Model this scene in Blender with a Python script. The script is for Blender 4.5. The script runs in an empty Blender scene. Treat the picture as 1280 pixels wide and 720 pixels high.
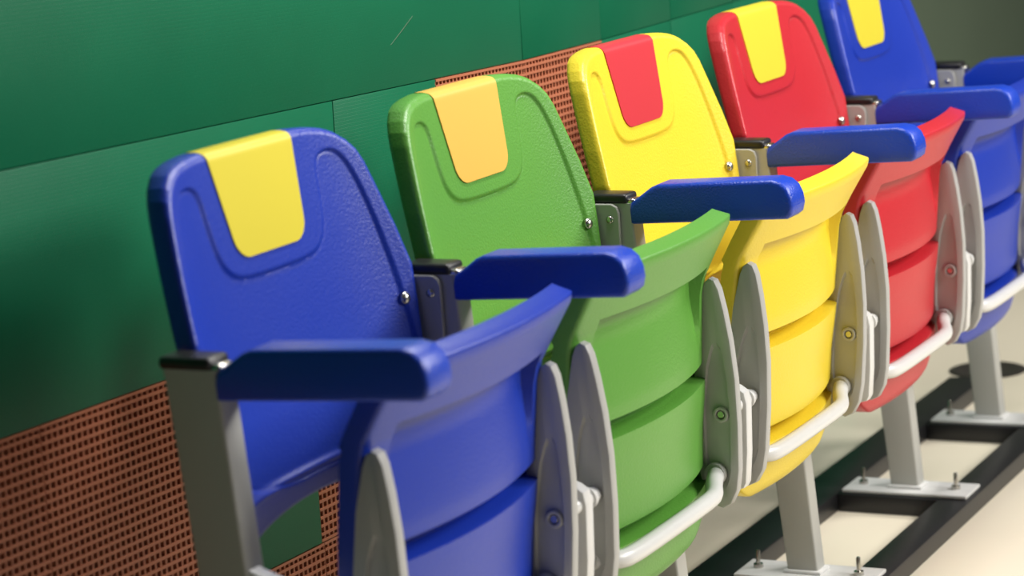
import bpy, bmesh, math, random
import numpy as np
from mathutils import Matrix, Vector
random.seed(7)
scene = bpy.context.scene
col = scene.collection

# ------------------------------------------------------------------ camera
# world: X runs along the row of seats (away from the camera), Y into the wall, Z up
cam_d = bpy.data.cameras.new('camera')
cam = bpy.data.objects.new('camera', cam_d)
col.objects.link(cam)
Rr = [[0.44363437968747665, -0.8938676660748631, -0.06472350967913276],
      [-0.19143844192516102, -0.023964608885202132, -0.9812120160669895],
      [0.875522621131273, 0.4476899519386784, -0.18175215767789155]]
right, down, fwd = (Vector(r) for r in Rr)
M3 = Matrix((right, -down, -fwd)).transposed()
cam.matrix_world = Matrix.Translation((-2.05138808, -1.38063478, 0.54663487)) @ M3.to_4x4()
cam_d.sensor_width = 36.0
cam_d.lens = 3228.54 / 1280 * 36.0
cam_d.clip_start = 0.05
cam_d.dof.use_dof = True
cam_d.dof.focus_distance = 3.45
cam_d.dof.aperture_fstop = 5.0
scene.camera = cam

# ------------------------------------------------------------------ light
world = bpy.data.worlds.new('world'); scene.world = world
world.use_nodes = True
bgn = world.node_tree.nodes['Background']
bgn.inputs[0].default_value = (1.0, 0.97, 0.92, 1)
bgn.inputs[1].default_value = 0.06

def area(name, loc, target, sx, sy, power, colour=(1, 1, 1)):
    l = bpy.data.lights.new(name, 'AREA'); l.shape = 'RECTANGLE'
    l.size = sx; l.size_y = sy; l.energy = power; l.color = colour
    o = bpy.data.objects.new(name, l); col.objects.link(o)
    o.location = loc
    o.rotation_euler = (Vector(target) - Vector(loc)).to_track_quat('-Z', 'Y').to_euler()
    return o
area('ceiling_lamp_key', (4.2, -3.4, 3.0), (1.3, 0.0, -0.1), 1.3, 1.0, 182, (1.0, 0.97, 0.92))
area('front_fill', (1.7, -3.2, 1.7), (1.5, 0.1, -0.2), 1.4, 0.8, 98, (1.0, 0.97, 0.93))  # unseen fill light, added out front to brighten the seat undersides
area('ceiling_lamp_wall', (1.15, -0.12, 1.45), (1.15, 0.02, 0.0), 1.1, 0.25, 25, (1.0, 0.98, 0.95))
scene.view_settings.view_transform = 'Standard'
scene.view_settings.look = 'None'
scene.view_settings.exposure = 0.08
scene.view_settings.gamma = 1.0
scene.view_settings.use_curve_mapping = False

# ------------------------------------------------------------------ materials
def s2l(c):
    return tuple(((v / 255) / 12.92 if v / 255 <= .04045 else ((v / 255 + .055) / 1.055) ** 2.4) for v in c) + (1.0,)

def mat(name, rgb, rough=.45, metal=0.0, bump=0.0, bscale=300.0, spec=.5, var=0.0, vscale=6.0, kind='noise', sheen=0.0):
    m = bpy.data.materials.new(name); m.use_nodes = True
    nt = m.node_tree; b = nt.nodes['Principled BSDF']
    c = s2l(rgb)
    b.inputs['Base Color'].default_value = c
    b.inputs['Roughness'].default_value = rough
    b.inputs['Metallic'].default_value = metal
    b.inputs['Specular IOR Level'].default_value = spec
    tc = nt.nodes.new('ShaderNodeTexCoord')
    if var:
        n = nt.nodes.new('ShaderNodeTexNoise'); n.inputs['Scale'].default_value = vscale
        n.inputs['Detail'].default_value = 4
        nt.links.new(tc.outputs['Object'], n.inputs['Vector'])
        mx = nt.nodes.new('ShaderNodeMix'); mx.data_type = 'RGBA'
        mx.inputs[6].default_value = tuple(v * (1 - var) for v in c[:3]) + (1,)
        mx.inputs[7].default_value = tuple(min(1, v * (1 + var)) for v in c[:3]) + (1,)
        nt.links.new(n.outputs['Fac'], mx.inputs[0])
        nt.links.new(mx.outputs[2], b.inputs['Base Color'])
    if bump:
        bp = nt.nodes.new('ShaderNodeBump'); bp.inputs['Strength'].default_value = bump
        bp.inputs['Distance'].default_value = 0.001
        if kind == 'noise':
            t = nt.nodes.new('ShaderNodeTexNoise'); t.inputs['Scale'].default_value = bscale
            t.inputs['Detail'].default_value = 2
            nt.links.new(tc.outputs['Object'], t.inputs['Vector'])
            nt.links.new(t.outputs['Fac'], bp.inputs['Height'])
        else:   # woven ribs of the green tiles: courses of short raised dashes
            t = nt.nodes.new('ShaderNodeTexBrick'); t.inputs['Scale'].default_value = bscale
            t.inputs['Mortar Size'].default_value = .018; t.inputs['Mortar Smooth'].default_value = .8
            t.inputs['Color1'].default_value = (1, 1, 1, 1); t.inputs['Color2'].default_value = (.7, .7, .7, 1)
            t.inputs['Mortar'].default_value = (0, 0, 0, 1)
            mp = nt.nodes.new('ShaderNodeMapping'); mp.inputs['Rotation'].default_value = (math.pi / 2, 0, 0)
            nt.links.new(tc.outputs['Object'], mp.inputs['Vector'])
            nt.links.new(mp.outputs['Vector'], t.inputs['Vector'])
            nt.links.new(t.outputs['Color'], bp.inputs['Height'])
        nt.links.new(bp.outputs['Normal'], b.inputs['Normal'])
    return m

M = {
 'blue':   mat('blue_plastic', (24, 54, 166), .36, bump=.5, bscale=330, var=.06),
 'green':  mat('green_plastic', (92, 152, 60), .36, bump=.5, bscale=330, var=.05),
 'yellow': mat('yellow_plastic', (228, 202, 50), .36, bump=.5, bscale=330, var=.04),
 'red':    mat('red_plastic', (190, 40, 50), .36, bump=.5, bscale=330, var=.05),
 'patch_yellow': mat('yellow_patch', (216, 200, 52), .42),
 'patch_amber':  mat('amber_patch', (226, 176, 78), .42),
 'patch_red':    mat('red_patch', (194, 48, 58), .42),
 'arm':    mat('armrest_blue', (18, 62, 182), .34, bump=.9, bscale=330),
 'grey':   mat('grey_powder_coat', (166, 166, 160), .42, bump=.08, bscale=700, var=.05, vscale=12),
 'fin':    mat('grey_bracket_plastic', (172, 172, 170), .4, bump=.1, bscale=600),
 'white':  mat('white_enamel_tube', (214, 214, 213), .3),
 'steel':  mat('steel_bolt', (190, 188, 182), .25, metal=1.0),
 'plate':  mat('base_plate_paint', (205, 205, 203), .45, bump=.4, bscale=90, var=.12, vscale=40),
 'black':  mat('black_cap', (22, 22, 23), .4),
 'rail':   mat('black_steel_rail', (24, 24, 26), .42, bump=.15, bscale=200, var=.3, vscale=10),
 'tile_green': mat('green_tile', (9, 98, 66), .42, bump=.22, bscale=55, kind='rib', var=.16, vscale=5, spec=.25),
 'tile_brown': mat('terracotta_tile', (176, 106, 76), .5, bump=.1, bscale=500, var=.08),
 'backing': mat('dark_backing', (38, 18, 14), .8, bump=.1, bscale=100),
 'floor':  mat('beige_floor', (236, 226, 204), .32, bump=.05, bscale=40, var=.05, vscale=3),
 'far':    mat('grey_green_wall', (96, 112, 92), .7, bump=.1, bscale=60, var=.08, vscale=2),
 'drain':  mat('drain_iron', (48, 44, 40), .5, bump=.2, bscale=150),
 'drain_in': mat('drain_inner', (186, 170, 144), .5, bump=.2, bscale=150),
}

# ------------------------------------------------------------------ helpers
def mesh_from(name, v, f, smooth=True, angle=38):
    me = bpy.data.meshes.new(name); me.from_pydata([tuple(p) for p in v], [], f)
    bm = bmesh.new(); bm.from_mesh(me)
    bmesh.ops.recalc_face_normals(bm, faces=bm.faces)
    bm.to_mesh(me); bm.free()
    return finish(me, smooth, angle)

def finish(me, smooth=True, angle=38):
    if smooth:
        for p in me.polygons: p.use_smooth = True
        me.set_sharp_from_angle(angle=math.radians(angle))
    return me

def bm_mesh(name, bm, angle=38):
    bmesh.ops.recalc_face_normals(bm, faces=bm.faces)
    me = bpy.data.meshes.new(name); bm.to_mesh(me); bm.free()
    return finish(me, True, angle)

def put(name, me, m, parent=None, loc=(0, 0, 0), rot=(0, 0, 0), label=None):
    """link a mesh object; the material sits on the object so that copies can share mesh data"""
    o = bpy.data.objects.new(name, me); col.objects.link(o)
    if not me.materials: me.materials.append(None)
    o.material_slots[0].link = 'OBJECT'
    o.material_slots[0].material = m
    o.location = loc; o.rotation_euler = rot
    if parent: o.parent = parent
    if label: o['label'] = label
    return o

def thing(name, label, cat, loc=(0, 0, 0), group=None):
    o = bpy.data.objects.new(name, None); col.objects.link(o)
    o.empty_display_size = .05; o.location = loc
    o['label'] = label; o['category'] = cat
    if group: o['group'] = group
    return o

def box_bm(x0, x1, y0, y1, z0, z1, bev=0.0, seg=2):
    bm = bmesh.new()
    bmesh.ops.create_cube(bm, size=1)
    for v in bm.verts:
        v.co = Vector((x0 + (v.co.x + .5) * (x1 - x0), y0 + (v.co.y + .5) * (y1 - y0), z0 + (v.co.z + .5) * (z1 - z0)))
    if bev: bmesh.ops.bevel(bm, geom=bm.edges[:], offset=bev, segments=seg, affect='EDGES', profile=.5)
    return bm

def box(name, *a, **k):
    return bm_mesh(name, box_bm(*a, **k))

def prism_bm(prof, x0, x1, bev=0.0, seg=2, inset=None):
    """profile in (y, z) extruded along x; inset=(thickness, depth) presses a panel into both flanks"""
    bm = bmesh.new()
    a = [bm.verts.new((x0, y, z)) for y, z in prof]
    b = [bm.verts.new((x1, y, z)) for y, z in prof]
    n = len(prof)
    fa = bm.faces.new(a); fb = bm.faces.new(b[::-1])
    for i in range(n):
        bm.faces.new((a[i], b[i], b[(i + 1) % n], a[(i + 1) % n]))
    bmesh.ops.recalc_face_normals(bm, faces=bm.faces)
    if bev:
        es = [e for e in bm.edges if abs(e.verts[0].co.x - e.verts[1].co.x) < 1e-7]
        bmesh.ops.bevel(bm, geom=es, offset=bev, segments=seg, affect='EDGES', profile=.5)
    if inset:
        caps = sorted(bm.faces, key=lambda f: -f.calc_area() if abs(f.normal.x) > .95 else 0)[:2]
        for c in caps:
            bmesh.ops.inset_region(bm, faces=[c], thickness=inset[0], depth=0, use_even_offset=True)
            bmesh.ops.inset_region(bm, faces=[c], thickness=inset[2], depth=-inset[1], use_even_offset=True)
    return bm

def tube_mesh(name, path, r, n=14):
    pts = [Vector(p) for p in path]
    # round the path with Catmull-Rom
    sm = []
    for i in range(len(pts) - 1):
        p0 = pts[max(i - 1, 0)]; p1 = pts[i]; p2 = pts[i + 1]; p3 = pts[min(i + 2, len(pts) - 1)]
        for k in range(6):
            t = k / 6
            sm.append(.5 * ((2 * p1) + (p2 - p0) * t + (2 * p0 - 5 * p1 + 4 * p2 - p3) * t * t + (3 * p1 - p0 - 3 * p2 + p3) * t ** 3))
    sm.append(pts[-1])
    v, f = [], []
    ref = Vector((0, .3, 1)).normalized()
    for i, p in enumerate(sm):
        d = (sm[min(i + 1, len(sm) - 1)] - sm[max(i - 1, 0)]).normalized()
        a = d.cross(ref).normalized(); b = d.cross(a)
        for k in range(n):
            w = 2 * math.pi * k / n
            v.append(p + (a * math.cos(w) + b * math.sin(w)) * r)
    for i in range(len(sm) - 1):
        for k in range(n):
            f.append((i * n + k, i * n + (k + 1) % n, (i + 1) * n + (k + 1) % n, (i + 1) * n + k))
    f.append(tuple(range(n))); f.append(tuple(range((len(sm) - 1) * n, len(sm) * n)))
    return mesh_from(name, v, f)

def lathe_mesh(name, prof, axis='x', n=18):
    """prof: (radius, height along axis)"""
    v, f = [], []
    for r, h in prof:
        for k in range(n):
            w = 2 * math.pi * k / n
            c, s = r * math.cos(w), r * math.sin(w)
            v.append({'x': (h, c, s), 'y': (c, h, s), 'z': (c, s, h)}[axis])
    for i in range(len(prof) - 1):
        for k in range(n):
            f.append((i * n + k, i * n + (k + 1) % n, (i + 1) * n + (k + 1) % n, (i + 1) * n + k))
    f.append(tuple(range(n))); f.append(tuple(range((len(prof) - 1) * n, len(prof) * n)))
    return mesh_from(name, v, f)

def interp(x, xs, ys): return np.interp(x, xs, ys)

def poly_dist(px, pz, poly, closed=True):
    """signed distance (negative inside) of points to a polygon"""
    P = np.stack([px, pz], -1); best = np.full(px.shape, 1e9); inside = np.zeros(px.shape, bool)
    n = len(poly)
    for i in range(n if closed else n - 1):
        a = np.array(poly[i]); b = np.array(poly[(i + 1) % n]); ab = b - a
        t = np.clip(((P - a) @ ab) / max(ab @ ab, 1e-12), 0, 1)
        best = np.minimum(best, np.linalg.norm(P - a - t[..., None] * ab, axis=-1))
        c = ((a[1] > pz) != (b[1] > pz)) & (px < (b[0] - a[0]) * (pz - a[1]) / (b[1] - a[1] + 1e-15) + a[0])
        inside ^= c
    return np.where(inside, -best, best)

def smooth_poly(pts, it=2):
    for _ in range(it):
        q = []
        for i in range(len(pts)):
            a, b = pts[i], pts[(i + 1) % len(pts)]
            q.append((a[0] * .75 + b[0] * .25, a[1] * .75 + b[1] * .25))
            q.append((a[0] * .25 + b[0] * .75, a[1] * .25 + b[1] * .75))
        pts = q
    return pts

def grid_shell(name, X, Y, Z, thick, inset=.0, angle=38):
    """front sheet given as arrays (rows, cols) plus a back sheet pushed into +y, closed at the rim"""
    nr, nc = X.shape
    front = np.stack([X, Y, Z], -1).reshape(-1, 3)
    return front, nr, nc

P = 0.5                      # pitch of the seats
FLOOR = -0.66
WALL_Y = 0.34

# ------------------------------------------------------------------ setting
def structure(o):
    o['kind'] = 'structure'; return o
structure(put('floor', box('floor', -0.7, 7.0, -2.6, 3.0, FLOOR - .06, FLOOR), M['floor']))
wall = structure(put('wall_back', box('wall_back', -1.4, 2.86, WALL_Y + .008, WALL_Y + .05, FLOOR, 1.3), M['backing']))
structure(put('wall_far', box('wall_far', 2.7, 7.0, 1.10, 1.2, FLOOR, 1.3), M['far']))

TS = .284; G = .0012
_gm = {}
def green_mesh(w):
    k = round(w, 4)
    if k not in _gm: _gm[k] = box('green_tile', G / 2, w - G / 2, 0, .008, G / 2, TS - G / 2, bev=.0008, seg=2)
    return _gm[k]
def grating_mesh():
    N = 26; c = TS / N; v = []; f = []
    def bx(x0, x1, y0, y1, z0, z1):
        i = len(v)
        v.extend([(x0, y0, z0), (x1, y0, z0), (x1, y1, z0), (x0, y1, z0), (x0, y0, z1), (x1, y0, z1), (x1, y1, z1), (x0, y1, z1)])
        f.extend([tuple(i + k for k in q) for q in ((0, 1, 5, 4), (1, 2, 6, 5), (2, 3, 7, 6), (3, 0, 4, 7), (4, 5, 6, 7), (3, 2, 1, 0))])
    for k in range(N + 1):
        z = min(max(k * c, .0026), TS - .0026); h = .0018
        bx(G / 2, TS - G / 2, 0, .008, z - h, z + h)
        bx(max(k * c - .0021, G / 2), min(k * c + .0021, TS - G / 2), .0013, .0075, G / 2, TS - G / 2)
    return mesh_from('terracotta_tile', v, f, smooth=False)
brown_me = grating_mesh()

# course: bottom edge, joints along x, tiles in terracotta
XA = [1.398 + TS * k for k in range(0, 6)]
rows = [(.178 + TS, [-1.3, .262, 1.398 - TS] + XA[1:], ()), (.178, [-1.3, -.30] + XA, ()),
        (.178 - TS, [-1.3, -.30, .83, 1.114] + XA, (3, 4)),
        (.178 - 2 * TS, [-1.25, -.413, -.129, .155, .439, .723, 1.007, 1.291] + XA[1:], (1, 2, 3, 5)),
        (.178 - 3 * TS, [-1.25, -.413, -.129, .155, .439, .723, 1.007, 1.291] + XA[1:], (1, 2, 3, 4, 5, 6))]
for rz, joints, browns in rows:
    for k in range(len(joints) - 1):
        x0, w = joints[k], joints[k + 1] - joints[k]
        if x0 + w > 2.9: continue
        xm = x0 + w / 2
        if xm < 1.39: slope, dz = -.021, (1.398 - x0) * .021
        elif xm > 1.7: slope, dz = .012, (x0 - 1.7) * .012
        else: slope, dz = 0.0, 0.0
        if rz < -.5 and xm < 0: continue
        isb = k in browns
        put('tile', brown_me if isb else green_mesh(w), M['tile_brown' if isb else 'tile_green'], wall,
            (x0, WALL_Y - random.uniform(0, .0008), rz + dz), (0, -slope, 0))

# a fine pale scratch on the upper green sheet
pa, pb = Vector((1.001, WALL_Y - .0009, .2447)), Vector((1.067, WALL_Y - .0009, .277))
sx = (pb - pa).normalized(); sn = Vector((-sx.z, 0, sx.x)) * .0004
put('scratch', mesh_from('scratch', [pa, (pa + pb) / 2 - sn, pb, (pa + pb) / 2 + sn, pa + Vector((0, .001, 0)), pb + Vector((0, .001, 0))],
    [(0, 1, 2, 3), (0, 4, 1), (1, 4, 5, 2), (2, 5, 3), (3, 5, 4, 0)], smooth=False), M['far'], wall)

# ------------------------------------------------------------------ backrest
XC = .2675
zs_hw = [-.196, -.189, -.178, -.11, -.04, 0, .045, .09, .129, .150, .168, .183, .195, .205, .2085, .212, .2155, .2175]
hw_t =  [ .175,  .192,  .203, .2125, .2185, .223, .2265, .2185, .209, .2035, .1985, .1915, .1805, .1654, .157, .1456, .125, .100]
def back_hw(z): return np.interp(z, zs_hw, hw_t)
def back_y(x, z):
    u = (x - XC) / .225
    base = .04 + .19 * (z - .0121) + .03 - .0335 * u ** 4
    return base
panel = [(.062, -.138), (.062, -.02), (.070, .06), (.082, .125), (.095, .165), (.108, .183), (.125, .188), (.143, .184), (.150, .172),
         (.153, .140), (.160, .105), (.178, .086), (.21, .079)]
pan = panel + [(2 * XC - x, z) for x, z in panel[::-1]]
pan = smooth_poly(pan, 2)
outline = [(XC - h, z) for z, h in zip(zs_hw, hw_t)] + [(XC + h, z) for z, h in zip(zs_hw[::-1], hw_t[::-1])]

def backrest_mesh():
    us = np.linspace(-1, 1, 201)
    us = np.sign(us) * (1 - (1 - np.abs(us)) ** 1.12)
    zr = np.concatenate([np.linspace(-.196, -.115, 50), np.linspace(-.113, .18, 136), np.linspace(.1815, .2175, 44)])
    U, Z = np.meshgrid(us, zr)
    X = XC + back_hw(Z) * U
    Z0 = Z
    Z = Z + .030 * (1 - U ** 2) * np.clip((-.09 - Z) / .106, 0, 1)      # the foot is arched
    Y = back_y(X, Z)
    sd = poly_dist(X, Z, pan)
    t = np.clip((-sd + .0025) / .005, 0, 1); t = t * t * (3 - 2 * t)
    Y = Y + .0030 * t + .0014 * np.exp(-(sd / .002) ** 2)
    e = np.abs(poly_dist(X, Z0, outline)); r = .009
    k = np.clip(r - e, 0, r)
    fil = r - np.sqrt(np.maximum(r * r - k * k, 0))
    Yf = Y + fil
    # lower lip: a crease and a rolled rim
    lipz = -.150 + .012 * ((X - XC) / .2) ** 2
    s = np.clip(lipz - Z0, 0, 1)
    Yf = Yf - .0025 * np.exp(-((Z0 - lipz - .004) / .005) ** 2) + .38 * s     # the foot tucks back below a crease
    nr, nc = X.shape
    v = [tuple(p) for p in np.stack([X, Yf, Z], -1).reshape(-1, 3)]
    f = []
    for i in range(nr - 1):
        for j in range(nc - 1):
            a = i * nc + j; f.append((a, a + 1, a + nc + 1, a + nc))
    # rim + coarse back
    rim = [j for j in range(nc)] + [i * nc + nc - 1 for i in range(1, nr)] + [(nr - 1) * nc + j for j in range(nc - 2, -1, -1)] + [i * nc for i in range(nr - 2, 0, -1)]
    cz = .04
    loops = [rim]
    for dy, sc in ((.012, 1.0), (.024, .997), (.030, .985), (.032, .96)):
        ring = []
        for q in rim:
            x, y, z = v[q]
            ring.append(len(v)); v.append((XC + (x - XC) * sc, max(float(back_y(np.array(x), np.array(z))), y - .012) + dy, cz + (z - cz) * sc))
        loops.append(ring)
    n = len(rim)
    for a, b in zip(loops[:-1], loops[1:]):
        for k in range(n):
            f.append((a[k], a[(k + 1) % n], b[(k + 1) % n], b[k]))
    # back sheet: fan strips towards the spine
    prev = loops[-1]
    for sc in (.7, .35):
        ring = []
        for q in prev:
            x, y, z = v[q]
            sx = sc if sc == .7 else .5
            xx = XC + (x - XC) * sx; zz = cz + (z - cz) * sx
            ring.append(len(v)); v.append((xx, float(back_y(np.array(xx), np.array(zz))) + .032, zz))
        for k in range(n):
            f.append((prev[k], prev[(k + 1) % n], ring[(k + 1) % n], ring[k]))
        prev = ring
    c = len(v); v.append((XC, float(back_y(np.array(XC), np.array(cz))) + .032, cz))
    for k in range(n): f.append((prev[k], prev[(k + 1) % n], c))
    return mesh_from('backrest', v, f, angle=50)

def patch_mesh():
    zt, zb = .2173, .102
    def half(z):
        h = .068 + (.085 - .068) * np.clip((z - zb) / (zt - zb), 0, 1)
        rr = .022
        k = np.clip(rr - (z - zb), 0, rr)
        return h - (rr - np.sqrt(np.maximum(rr * rr - k * k, 0)))
    us = np.linspace(-1, 1, 41)
    zr = np.concatenate([zb + .022 * (1 - np.cos(np.linspace(.0, math.pi / 2, 12))), np.linspace(zb + .025, zt - .008, 26), zt - .008 + .008 * np.sin(np.linspace(.15, math.pi / 2, 8))])
    U, Z = np.meshgrid(us, zr)
    X = XC - .003 + half(Z) * U
    Y = back_y(X, Z)
    k = np.clip(Z - (zt - .009), 0, .009); Y = Y + (.009 - np.sqrt(.009 ** 2 - k * k)) - .0016
    # wrap over the crown
    rowsx = [X[-1]] * 3; rowsz = [Z[-1] + .0008, Z[-1] + .0006, Z[-1] - .004]; rowsy = [back_y(X[-1], Z[-1]) + d for d in (.011, .022, .0325)]
    X = np.vstack([X] + [r[None] for r in rowsx]); Y = np.vstack([Y] + [r[None] for r in rowsy]); Z = np.vstack([Z] + [r[None] for r in rowsz])
    nr, nc = X.shape
    v = [tuple(p) for p in np.stack([X, Y, Z], -1).reshape(-1, 3)]
    n0 = len(v)
    # thickness: an inner copy slightly behind
    D = np.full(X.shape, .0034); D[-3:] = 0
    Zi = Z.copy(); Zi[-3:-1] -= .003; Zi[-1] -= 0; Yi = Y + D; Yi[-1] -= .003
    v += [tuple(p) for p in np.stack([X, Yi, Zi], -1).reshape(-1, 3)]
    f = []
    for i in range(nr - 1):
        for j in range(nc - 1):
            a = i * nc + j; f.append((a, a + 1, a + nc + 1, a + nc)); f.append((n0 + a, n0 + a + nc, n0 + a + nc + 1, n0 + a + 1))
    rim = [j for j in range(nc)] + [i * nc + nc - 1 for i in range(1, nr)] + [(nr - 1) * nc + j for j in range(nc - 2, -1, -1)] + [i * nc for i in range(nr - 2, 0, -1)]
    for k in range(len(rim)):
        a, b = rim[k], rim[(k + 1) % len(rim)]; f.append((a, b, n0 + b, n0 + a))
    return mesh_from('headrest_patch', v, f, angle=50)

# ------------------------------------------------------------------ folded seat (origin at the pivot)
PY, PZ = -.135, -.2358
SX0, SX1 = .046, .466
SC, SH = (SX0 + SX1) / 2, (SX1 - SX0) / 2
SC = .2625
SH = .2045
def sstep(a, b, x):
    t = np.clip((x - a) / (b - a), 0, 1); return t * t * (3 - 2 * t)
def seat_mesh():
    prof_z = [-.402, -.388, -.35, -.25, -.15, -.075, -.055, -.03, .012, .024]
    prof_y = [-.083, -.091, -.097, -.104, -.112, -.119, -.124, -.138, -.163, -.166]
    zr = [-.402, -.400, -.396, -.390, -.381]
    zr += list(np.linspace(-.372, -.330, 9))
    def groove(z): return [z - .022, z - .0207, z - .0195, z - .018, z - .0165, z - .0155, z - .013, z - .009, z - .005, z - .003, z - .0012, z, z + .0006, z + .0015, z + .004]
    zr += groove(-.304) + list(np.linspace(-.294, -.196, 18)) + groove(-.168) + list(np.linspace(-.158, -.046, 25))
    zr += [-.042, -.0395, -.0388, -.038, -.037, -.034] + list(np.linspace(-.03, .012, 10)) + [.016, .0195, .022, .0235]
    zr = np.array(zr)
    us = np.concatenate([[-1, -.995, -.985], np.linspace(-.97, .97, 70), [.985, .995, 1]])
    U, Z = np.meshgrid(us, zr)
    k = np.clip((-.30 - Z) / .102, 0, 1)
    H = SH * (1 - .50 * (1 - np.sqrt(np.maximum(1 - k ** 2.2, 0))))
    X = SC + H * U
    un = (X - SC) / SH
    Y = np.interp(Z, prof_z, prof_y) - .032 * (1 - un * un) * np.interp(Z, [-.40, -.3, -.05, .02], [.75, 1, .95, .62])
    # hand recess under the lip
    mask = sstep(.80, .765, np.abs(un))
    rec = np.where(Z < -.0385, np.clip((Z + .152) / .112, 0, 1) ** 1.15, 0.0) * sstep(-.0376, -.0390, Z)
    Y = Y + .024 * rec * mask
    # two stepped grooves
    for zg, dep in ((-.168, .026), (-.304, .026)):
        z = Z + .010 * un * un * 0
        up = sstep(zg + .0008, zg - .0005, z)           # sharp overhang
        lo = sstep(zg - .0205, zg - .0155, z)            # rounded ledge below
        m = sstep(.965, .93, np.abs(un))
        Y = Y + dep * up * lo * m
        Y = Y - .004 * sstep(zg - .0155, zg - .0205, z) * sstep(zg - .10, zg - .02, z) * m     # the lower panel stands a little proud
    # rounded outer edges
    e = np.minimum((1 - np.abs(U)) * H, np.minimum(Z + .402, .0235 - Z + .001)); r = .006
    kk = np.clip(r - e, 0, r); Y = Y + (r - np.sqrt(np.maximum(r * r - kk * kk, 0)))
    nr, nc = X.shape
    v = list(map(tuple, np.stack([X, Y - PY, Z - PZ], -1).reshape(-1, 3)))
    f = []
    for i in range(nr - 1):
        for j in range(nc - 1):
            a = i * nc + j; f.append((a, a + 1, a + nc + 1, a + nc))
    n0 = len(v)
    # back sheet = sitting surface (folded against the backrest)
    Yb = np.interp(Z, prof_z, prof_y) - .032 * (1 - un * un) + .022 + .012 * (1 - un ** 2)
    Yb = np.where(Z > -.06, np.interp(Z, prof_z, prof_y) - .032 * (1 - un * un) * np.interp(Z, [-.06, .02], [.95, .62]) + .026, Yb)
    Zb = Z + np.interp(Z, [-.06, .0235], [0, .007])
    v += list(map(tuple, np.stack([X, Yb - PY, Zb - PZ], -1).reshape(-1, 3)))
    for i in range(nr - 1):
        for j in range(nc - 1):
            a = n0 + i * nc + j; f.append((a, a + nc, a + nc + 1, a + 1))
    rim = [j for j in range(nc)] + [i * nc + nc - 1 for i in range(1, nr)] + [(nr - 1) * nc + j for j in range(nc - 2, -1, -1)] + [i * nc for i in range(nr - 2, 0, -1)]
    for k in range(len(rim)):
        a, b = rim[k], rim[(k + 1) % len(rim)]; f.append((a, b, n0 + b, n0 + a))
    return mesh_from('seat', v, f, angle=42)

fin_prof = [(-.122, -.074), (-.127, -.062), (-.134, -.057), (-.141, -.060), (-.146, -.072), (-.151, -.10), (-.156, -.14), (-.159, -.19), (-.158, -.25),
            (-.154, -.31), (-.149, -.337), (-.139, -.355), (-.127, -.361), (-.113, -.356), (-.103, -.342), (-.096, -.30), (-.100, -.2), (-.111, -.12)]
fin_prof = [(y - PY, z - PZ) for y, z in fin_prof]
# pressed panel on the flanks: round top, straight sides
fin_in = [(-.1275, -.150), (-.1315, -.142), (-.137, -.140), (-.1415, -.146), (-.1445, -.165), (-.147, -.19), (-.1475, -.22), (-.147, -.25), (-.145, -.28),
          (-.143, -.31), (-.139, -.325), (-.133, -.336), (-.126, -.339), (-.118, -.336), (-.112, -.326), (-.109, -.29), (-.112, -.22), (-.121, -.17)]
fin_in = [(y - PY, z - PZ) for y, z in fin_in]
def fin_bm():
    n = len(fin_prof); H = .0085
    cy = sum(p[0] for p in fin_prof) / n; cz = sum(p[1] for p in fin_prof) / n
    def lerp(p, q, t): return (p[0] + (q[0] - p[0]) * t, p[1] + (q[1] - p[1]) * t)
    def shrink(d):
        out = []
        for k in range(n):
            a, b, c = Vector(fin_prof[k - 1]), Vector(fin_prof[k]), Vector(fin_prof[(k + 1) % n])
            t = (c - a).normalized(); nn = Vector((t.y, -t.x))
            if nn.dot(Vector((cy, b.y)) - b) + nn.y * (cz - b.y) * .3 < 0: nn = -nn
            out.append((b.x + nn.x * d, b.y + nn.y * d))
        return out
    half = [(fin_prof, .0), (fin_prof, H - .003), (shrink(.0009), H - .0009), (shrink(.003), H)]
    inner = [(lerp(p, q, .92), H) for p, q in ()]
    pan0 = fin_in; c0 = sum(p[0] for p in fin_in) / n, sum(p[1] for p in fin_in) / n
    pan1 = [lerp(p, c0, .07) for p in fin_in]
    half += [(pan0, H), (pan1, H - .0042)]
    bm = bmesh.new()
    loops = []
    for sgn in (1, -1):
        for prof, x in (half if sgn == 1 else half[1:]):
            loops.append((sgn, [bm.verts.new((sgn * x, y, z)) for y, z in prof]))
    pos = [l for sg, l in loops if sg == 1]; neg = [pos[0]] + [l for sg, l in loops if sg == -1]
    for seq in (pos, neg):
        for a, b in zip(seq[:-1], seq[1:]):
            for k in range(n): bm.faces.new((a[k], a[(k + 1) % n], b[(k + 1) % n], b[k]))
        bm.faces.new(seq[-1])
    return bm

back_me, patch_me, seat_me = backrest_mesh(), patch_mesh(), seat_mesh()
fin_me = bm_mesh('side_bracket', fin_bm(), angle=35)
half_t = [(.1965, -.122, -.314), (.182, -.124, -.315), (.152, -.133, -.319), (.122, -.145, -.3235), (.09, -.1495, -.3245)]
half_l = [(.1965, -.122, -.318), (.187, -.130, -.320), (.168, -.145, -.3235), (.14, -.1495, -.3245), (.09, -.151, -.3245)]
tp = [(SC - a, b - PY, c - PZ) for a, b, c in half_l] + [(SC, -.151 - PY, -.3245 - PZ)] + [(SC + a, b - PY, c - PZ) for a, b, c in half_t[::-1]]
tube_me = tube_mesh('tube', tp, .0112)
collar_me = lathe_mesh('collar', [(.0, -.006), (.014, -.006), (.015, -.002), (.015, .002), (.0, .002)], 'x')
washer_me = lathe_mesh('pivot_bolt', [(.0, -.001), (.0042, -.001), (.0052, .0), (.0052, .003), (.0, .003)], 'x', 14)
boss_me = lathe_mesh('boss', [(.0062, .003), (.0062, -.0022), (.0072, -.003), (.0092, -.003), (.0104, -.0018), (.0108, .004), (.0062, .004)], 'x', 24)
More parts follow.
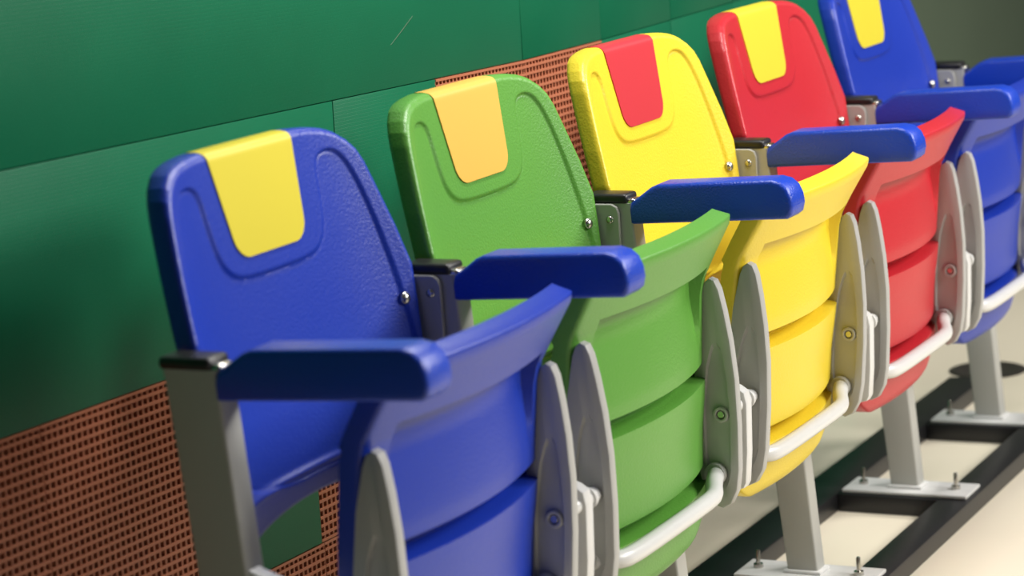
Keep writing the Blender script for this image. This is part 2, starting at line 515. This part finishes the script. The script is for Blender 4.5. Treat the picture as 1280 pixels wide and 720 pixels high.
screw_me = lathe_mesh('screw', [(.0, -.0045), (.003, -.0042), (.0055, -.003), (.0072, -.001), (.0075, .0005), (.0, .0005)], 'y', 16)

CH = [  # colour, patch, label, dx, back tilt, seat rotation
 ('blue', 'patch_yellow', 'blue folding stadium seat with yellow headrest patch, nearest the camera', 0.0, 0.0, .012),
 ('green', 'patch_amber', 'green folding stadium seat with amber headrest patch', .0, 0.0, -.034),
 ('yellow', 'patch_red', 'yellow folding stadium seat with red headrest patch', .0, 0.0, .026),
 ('red', 'patch_yellow', 'red folding stadium seat with yellow headrest patch', .0, 0.0, 0.0),
 ('blue', 'patch_yellow', 'blue folding stadium seat at the far end, behind the red seat', -.003, 0.0, 0.0)]
for i, (c, pc, label, dx, tilt, srot) in enumerate(CH):
    t = thing('stadium_seat', label, 'stadium seat', (i * P + XC, 0, FLOOR), 'row of folding stadium seats')
    b = put('backrest', back_me, M[c], t, (dx - XC, 0, -FLOOR))
    p = put('headrest_patch', patch_me, M[pc], b, label={'patch_yellow': 'bright yellow headrest patch', 'patch_amber': 'amber headrest patch', 'patch_red': 'red headrest patch'}[pc])
    sx, sz = .4715, .008
    put('screw', screw_me, M['steel'], b, (sx, float(back_y(np.array(sx), np.array(sz))), sz), (-.18, 0, -.25), 'chrome screw')
    s = put('seat', seat_me, M[c], t, (-XC, PY, PZ - FLOOR), (srot, 0, 0))
    for side, fx in (('l', SC - SH + .0085), ('r', SC + SH - .0085)):
        fo = put('side_bracket', fin_me, M['fin'], s, (fx, 0, 0), label='grey side bracket')
    put('pivot_bolt', washer_me, M['steel'], s, (SC + SH - .0165, 0, 0), label='steel pivot bolt')
    put('boss', boss_me, M['fin'], s, (SC + SH - .0152, 0, 0))
    put('tube', tube_me, M['white'], s, label='white bent tube')
    put('collar', collar_me, M['fin'], s, (SC + SH - .0175, -.122 - PY, -.314 - PZ))

# ------------------------------------------------------------------ standards: post, cap, armrest, base plate
def fy(z): return .0 + .084 * z if z < 0 else .0      # front of the post leans back going up
def post_mesh():
    ring = []
    for z, dep in ((-.622, .049), (.030, .062)):
        y0 = .084 * z * (1 if z < 0 else .0) - (.002 if z > 0 else 0)
        ring.append([(.001, y0, z), (.035, y0, z), (.035, y0 + dep, z), (.001, y0 + dep, z)])
    bm = bmesh.new()
    a = [bm.verts.new(q) for q in ring[0]]; b = [bm.verts.new(q) for q in ring[1]]
    bm.faces.new(a[::-1]); bm.faces.new(b)
    for k in range(4): bm.faces.new((a[k], a[(k + 1) % 4], b[(k + 1) % 4], b[k]))
    bmesh.ops.bevel(bm, geom=[e for e in bm.edges if abs(e.verts[0].co.z - e.verts[1].co.z) > .1], offset=.0035, segments=3, affect='EDGES', profile=.5)
    return bm_mesh('post', bm)
post_me = post_mesh()
cap_me = box('post_cap', -.001, .037, .003, .064, .029, .0425, bev=.005, seg=3)
def arm_mesh():
    prof = [(0, 0), (0, .020), (-.004, .029), (-.034, .048), (-.044, .0515), (-.205, .0515), (-.217, .048), (-.226, .040), (-.231, .028), (-.232, .016), (-.229, .005), (-.222, 0)]
    return bm_mesh('armrest', prism_bm(prof, 0, .052, bev=.006, seg=3), angle=40)
arm_me = arm_mesh()
strap_me = bm_mesh('back_bracket', prism_bm([(.013, -.10), (.013, .018), (.016, .026), (.023, .030), (.058, .030), (.058, -.10)], -.006, -.0005, bev=.001, seg=1), angle=30)
strap_screw = lathe_mesh('screw', [(0, -.003), (.003, -.0029), (.005, -.0015), (.0055, 0), (0, 0)], 'x', 14)
hinge_me = bm_mesh('hinge_arm', prism_bm([(-.012, -.17), (-.10, -.200), (-.136, -.213), (-.146, -.220), (-.149, -.235), (-.147, -.30), (-.143, -.342), (-.139, -.349), (-.128, -.352), (-.08, -.335), (-.022, -.31)], .006, .027, bev=.003, seg=2), angle=30)
pin_me = lathe_mesh('pivot_pin', [(0, -.028), (.0085, -.028), (.0095, -.026), (.0095, .018), (.0125, .018), (.0125, .024), (.0095, .0245), (.0095, .0375), (0, .0375)], 'x')
plate_me = box('base_plate', -.026, .056, -.142, .075, -.628, -.622, bev=.0015, seg=2)
weld_me = bm_mesh('weld', (lambda bm: bm)(box_bm(-.004, .040, -.058, .003, -.6235, -.6165, bev=.003, seg=2)))
anchor_me = lathe_mesh('anchor_bolt', [(0, -.0005), (.008, -.0005), (.008, .0), (.0075, .006), (.0035, .0065), (.0035, .026), (.0025, .028), (0, .028)], 'z', 12)
nub_me = box('arm_clamp', .004, .030, -.006, .008, .020, .036, bev=.004, seg=3)

ST = ['left of the near blue seat, closest to camera', 'between the near blue seat and the green seat', 'between the green seat and the yellow seat',
      'between the yellow seat and the red seat', 'between the red seat and the far blue seat', 'beyond the far blue seat, end of row']
ARM_S = [1.03, .955, .985, 1.005, 1.015, 1.0]
ARM_DZ = [-.001, -.0005, .002, .001, -.004, -.008]
for j in range(6):
    t = thing('armrest_post', 'grey metal post with blue armrest ' + ST[j], 'armrest', (j * P + .018, 0, FLOOR), 'posts carrying the armrests')
    o = (-.018, 0, -FLOOR)
    put('post', post_me, M['grey'], t, o)
    put('post_cap', cap_me, M['black'], t, o, label='black plastic post cap')
    a = put('armrest', arm_me, M['arm'], t, (-.018, .0005, -FLOOR + ARM_DZ[j]), (-.043, 0, 0), 'blue grained armrest')
    a.scale = (1, ARM_S[j], 1)
    put('arm_clamp', nub_me, M['steel'], t, o)
    if j > 0:
        br = put('back_bracket', strap_me, M['grey'], t, o)
        put('screw', strap_screw, M['steel'], br, (-.006, .026, .0095))
    put('hinge_arm', hinge_me, M['white'], t, o)
    put('pivot_pin', pin_me, M['white'], t, (-.018 + .02, PY, PZ - FLOOR))
    pl = put('base_plate', plate_me, M['plate'], t, o)
    put('weld', weld_me, M['plate'], pl)
    for by in (-.112, .050):
        put('anchor_bolt', anchor_me, M['steel'], pl, (.016, by, -.622))

# ------------------------------------------------------------------ mounting frame on the floor
fr = thing('mounting_frame', 'black steel floor frame of two rails and crossbars under the seats', 'frame', (1.25, 0, FLOOR))
rl = box('rail', -.30, 2.85, -.150, -.095, FLOOR, -.6285, bev=.002, seg=2)
rl2 = box('rail', -.30, 2.85, .081, .153, FLOOR, -.6285, bev=.002, seg=2)
put('rail', rl, M['rail'], fr, (-1.25, 0, -FLOOR)); put('rail', rl2, M['rail'], fr, (-1.25, 0, -FLOOR))
cb = box('crossbar', -.034, .060, -.0945, .0805, FLOOR, -.6285, bev=.002, seg=2)
for j in range(6):
    put('crossbar', cb, M['rail'], fr, (j * P - 1.25, 0, -FLOOR))

# ------------------------------------------------------------------ floor drain beyond the last post
d = thing('floor_drain', 'round dark drain cover set in the beige floor behind the end post', 'drain', (3.05, .133, FLOOR))
put('rim', lathe_mesh('rim', [(.058, 0), (.078, 0), (.080, .0015), (.076, .003), (.061, .003), (.058, .002)], 'z', 32), M['drain'], d)
put('cover', lathe_mesh('cover', [(0, 0), (.0575, 0), (.0575, .0012), (0, .0016)], 'z', 32), M['drain_in'], d)
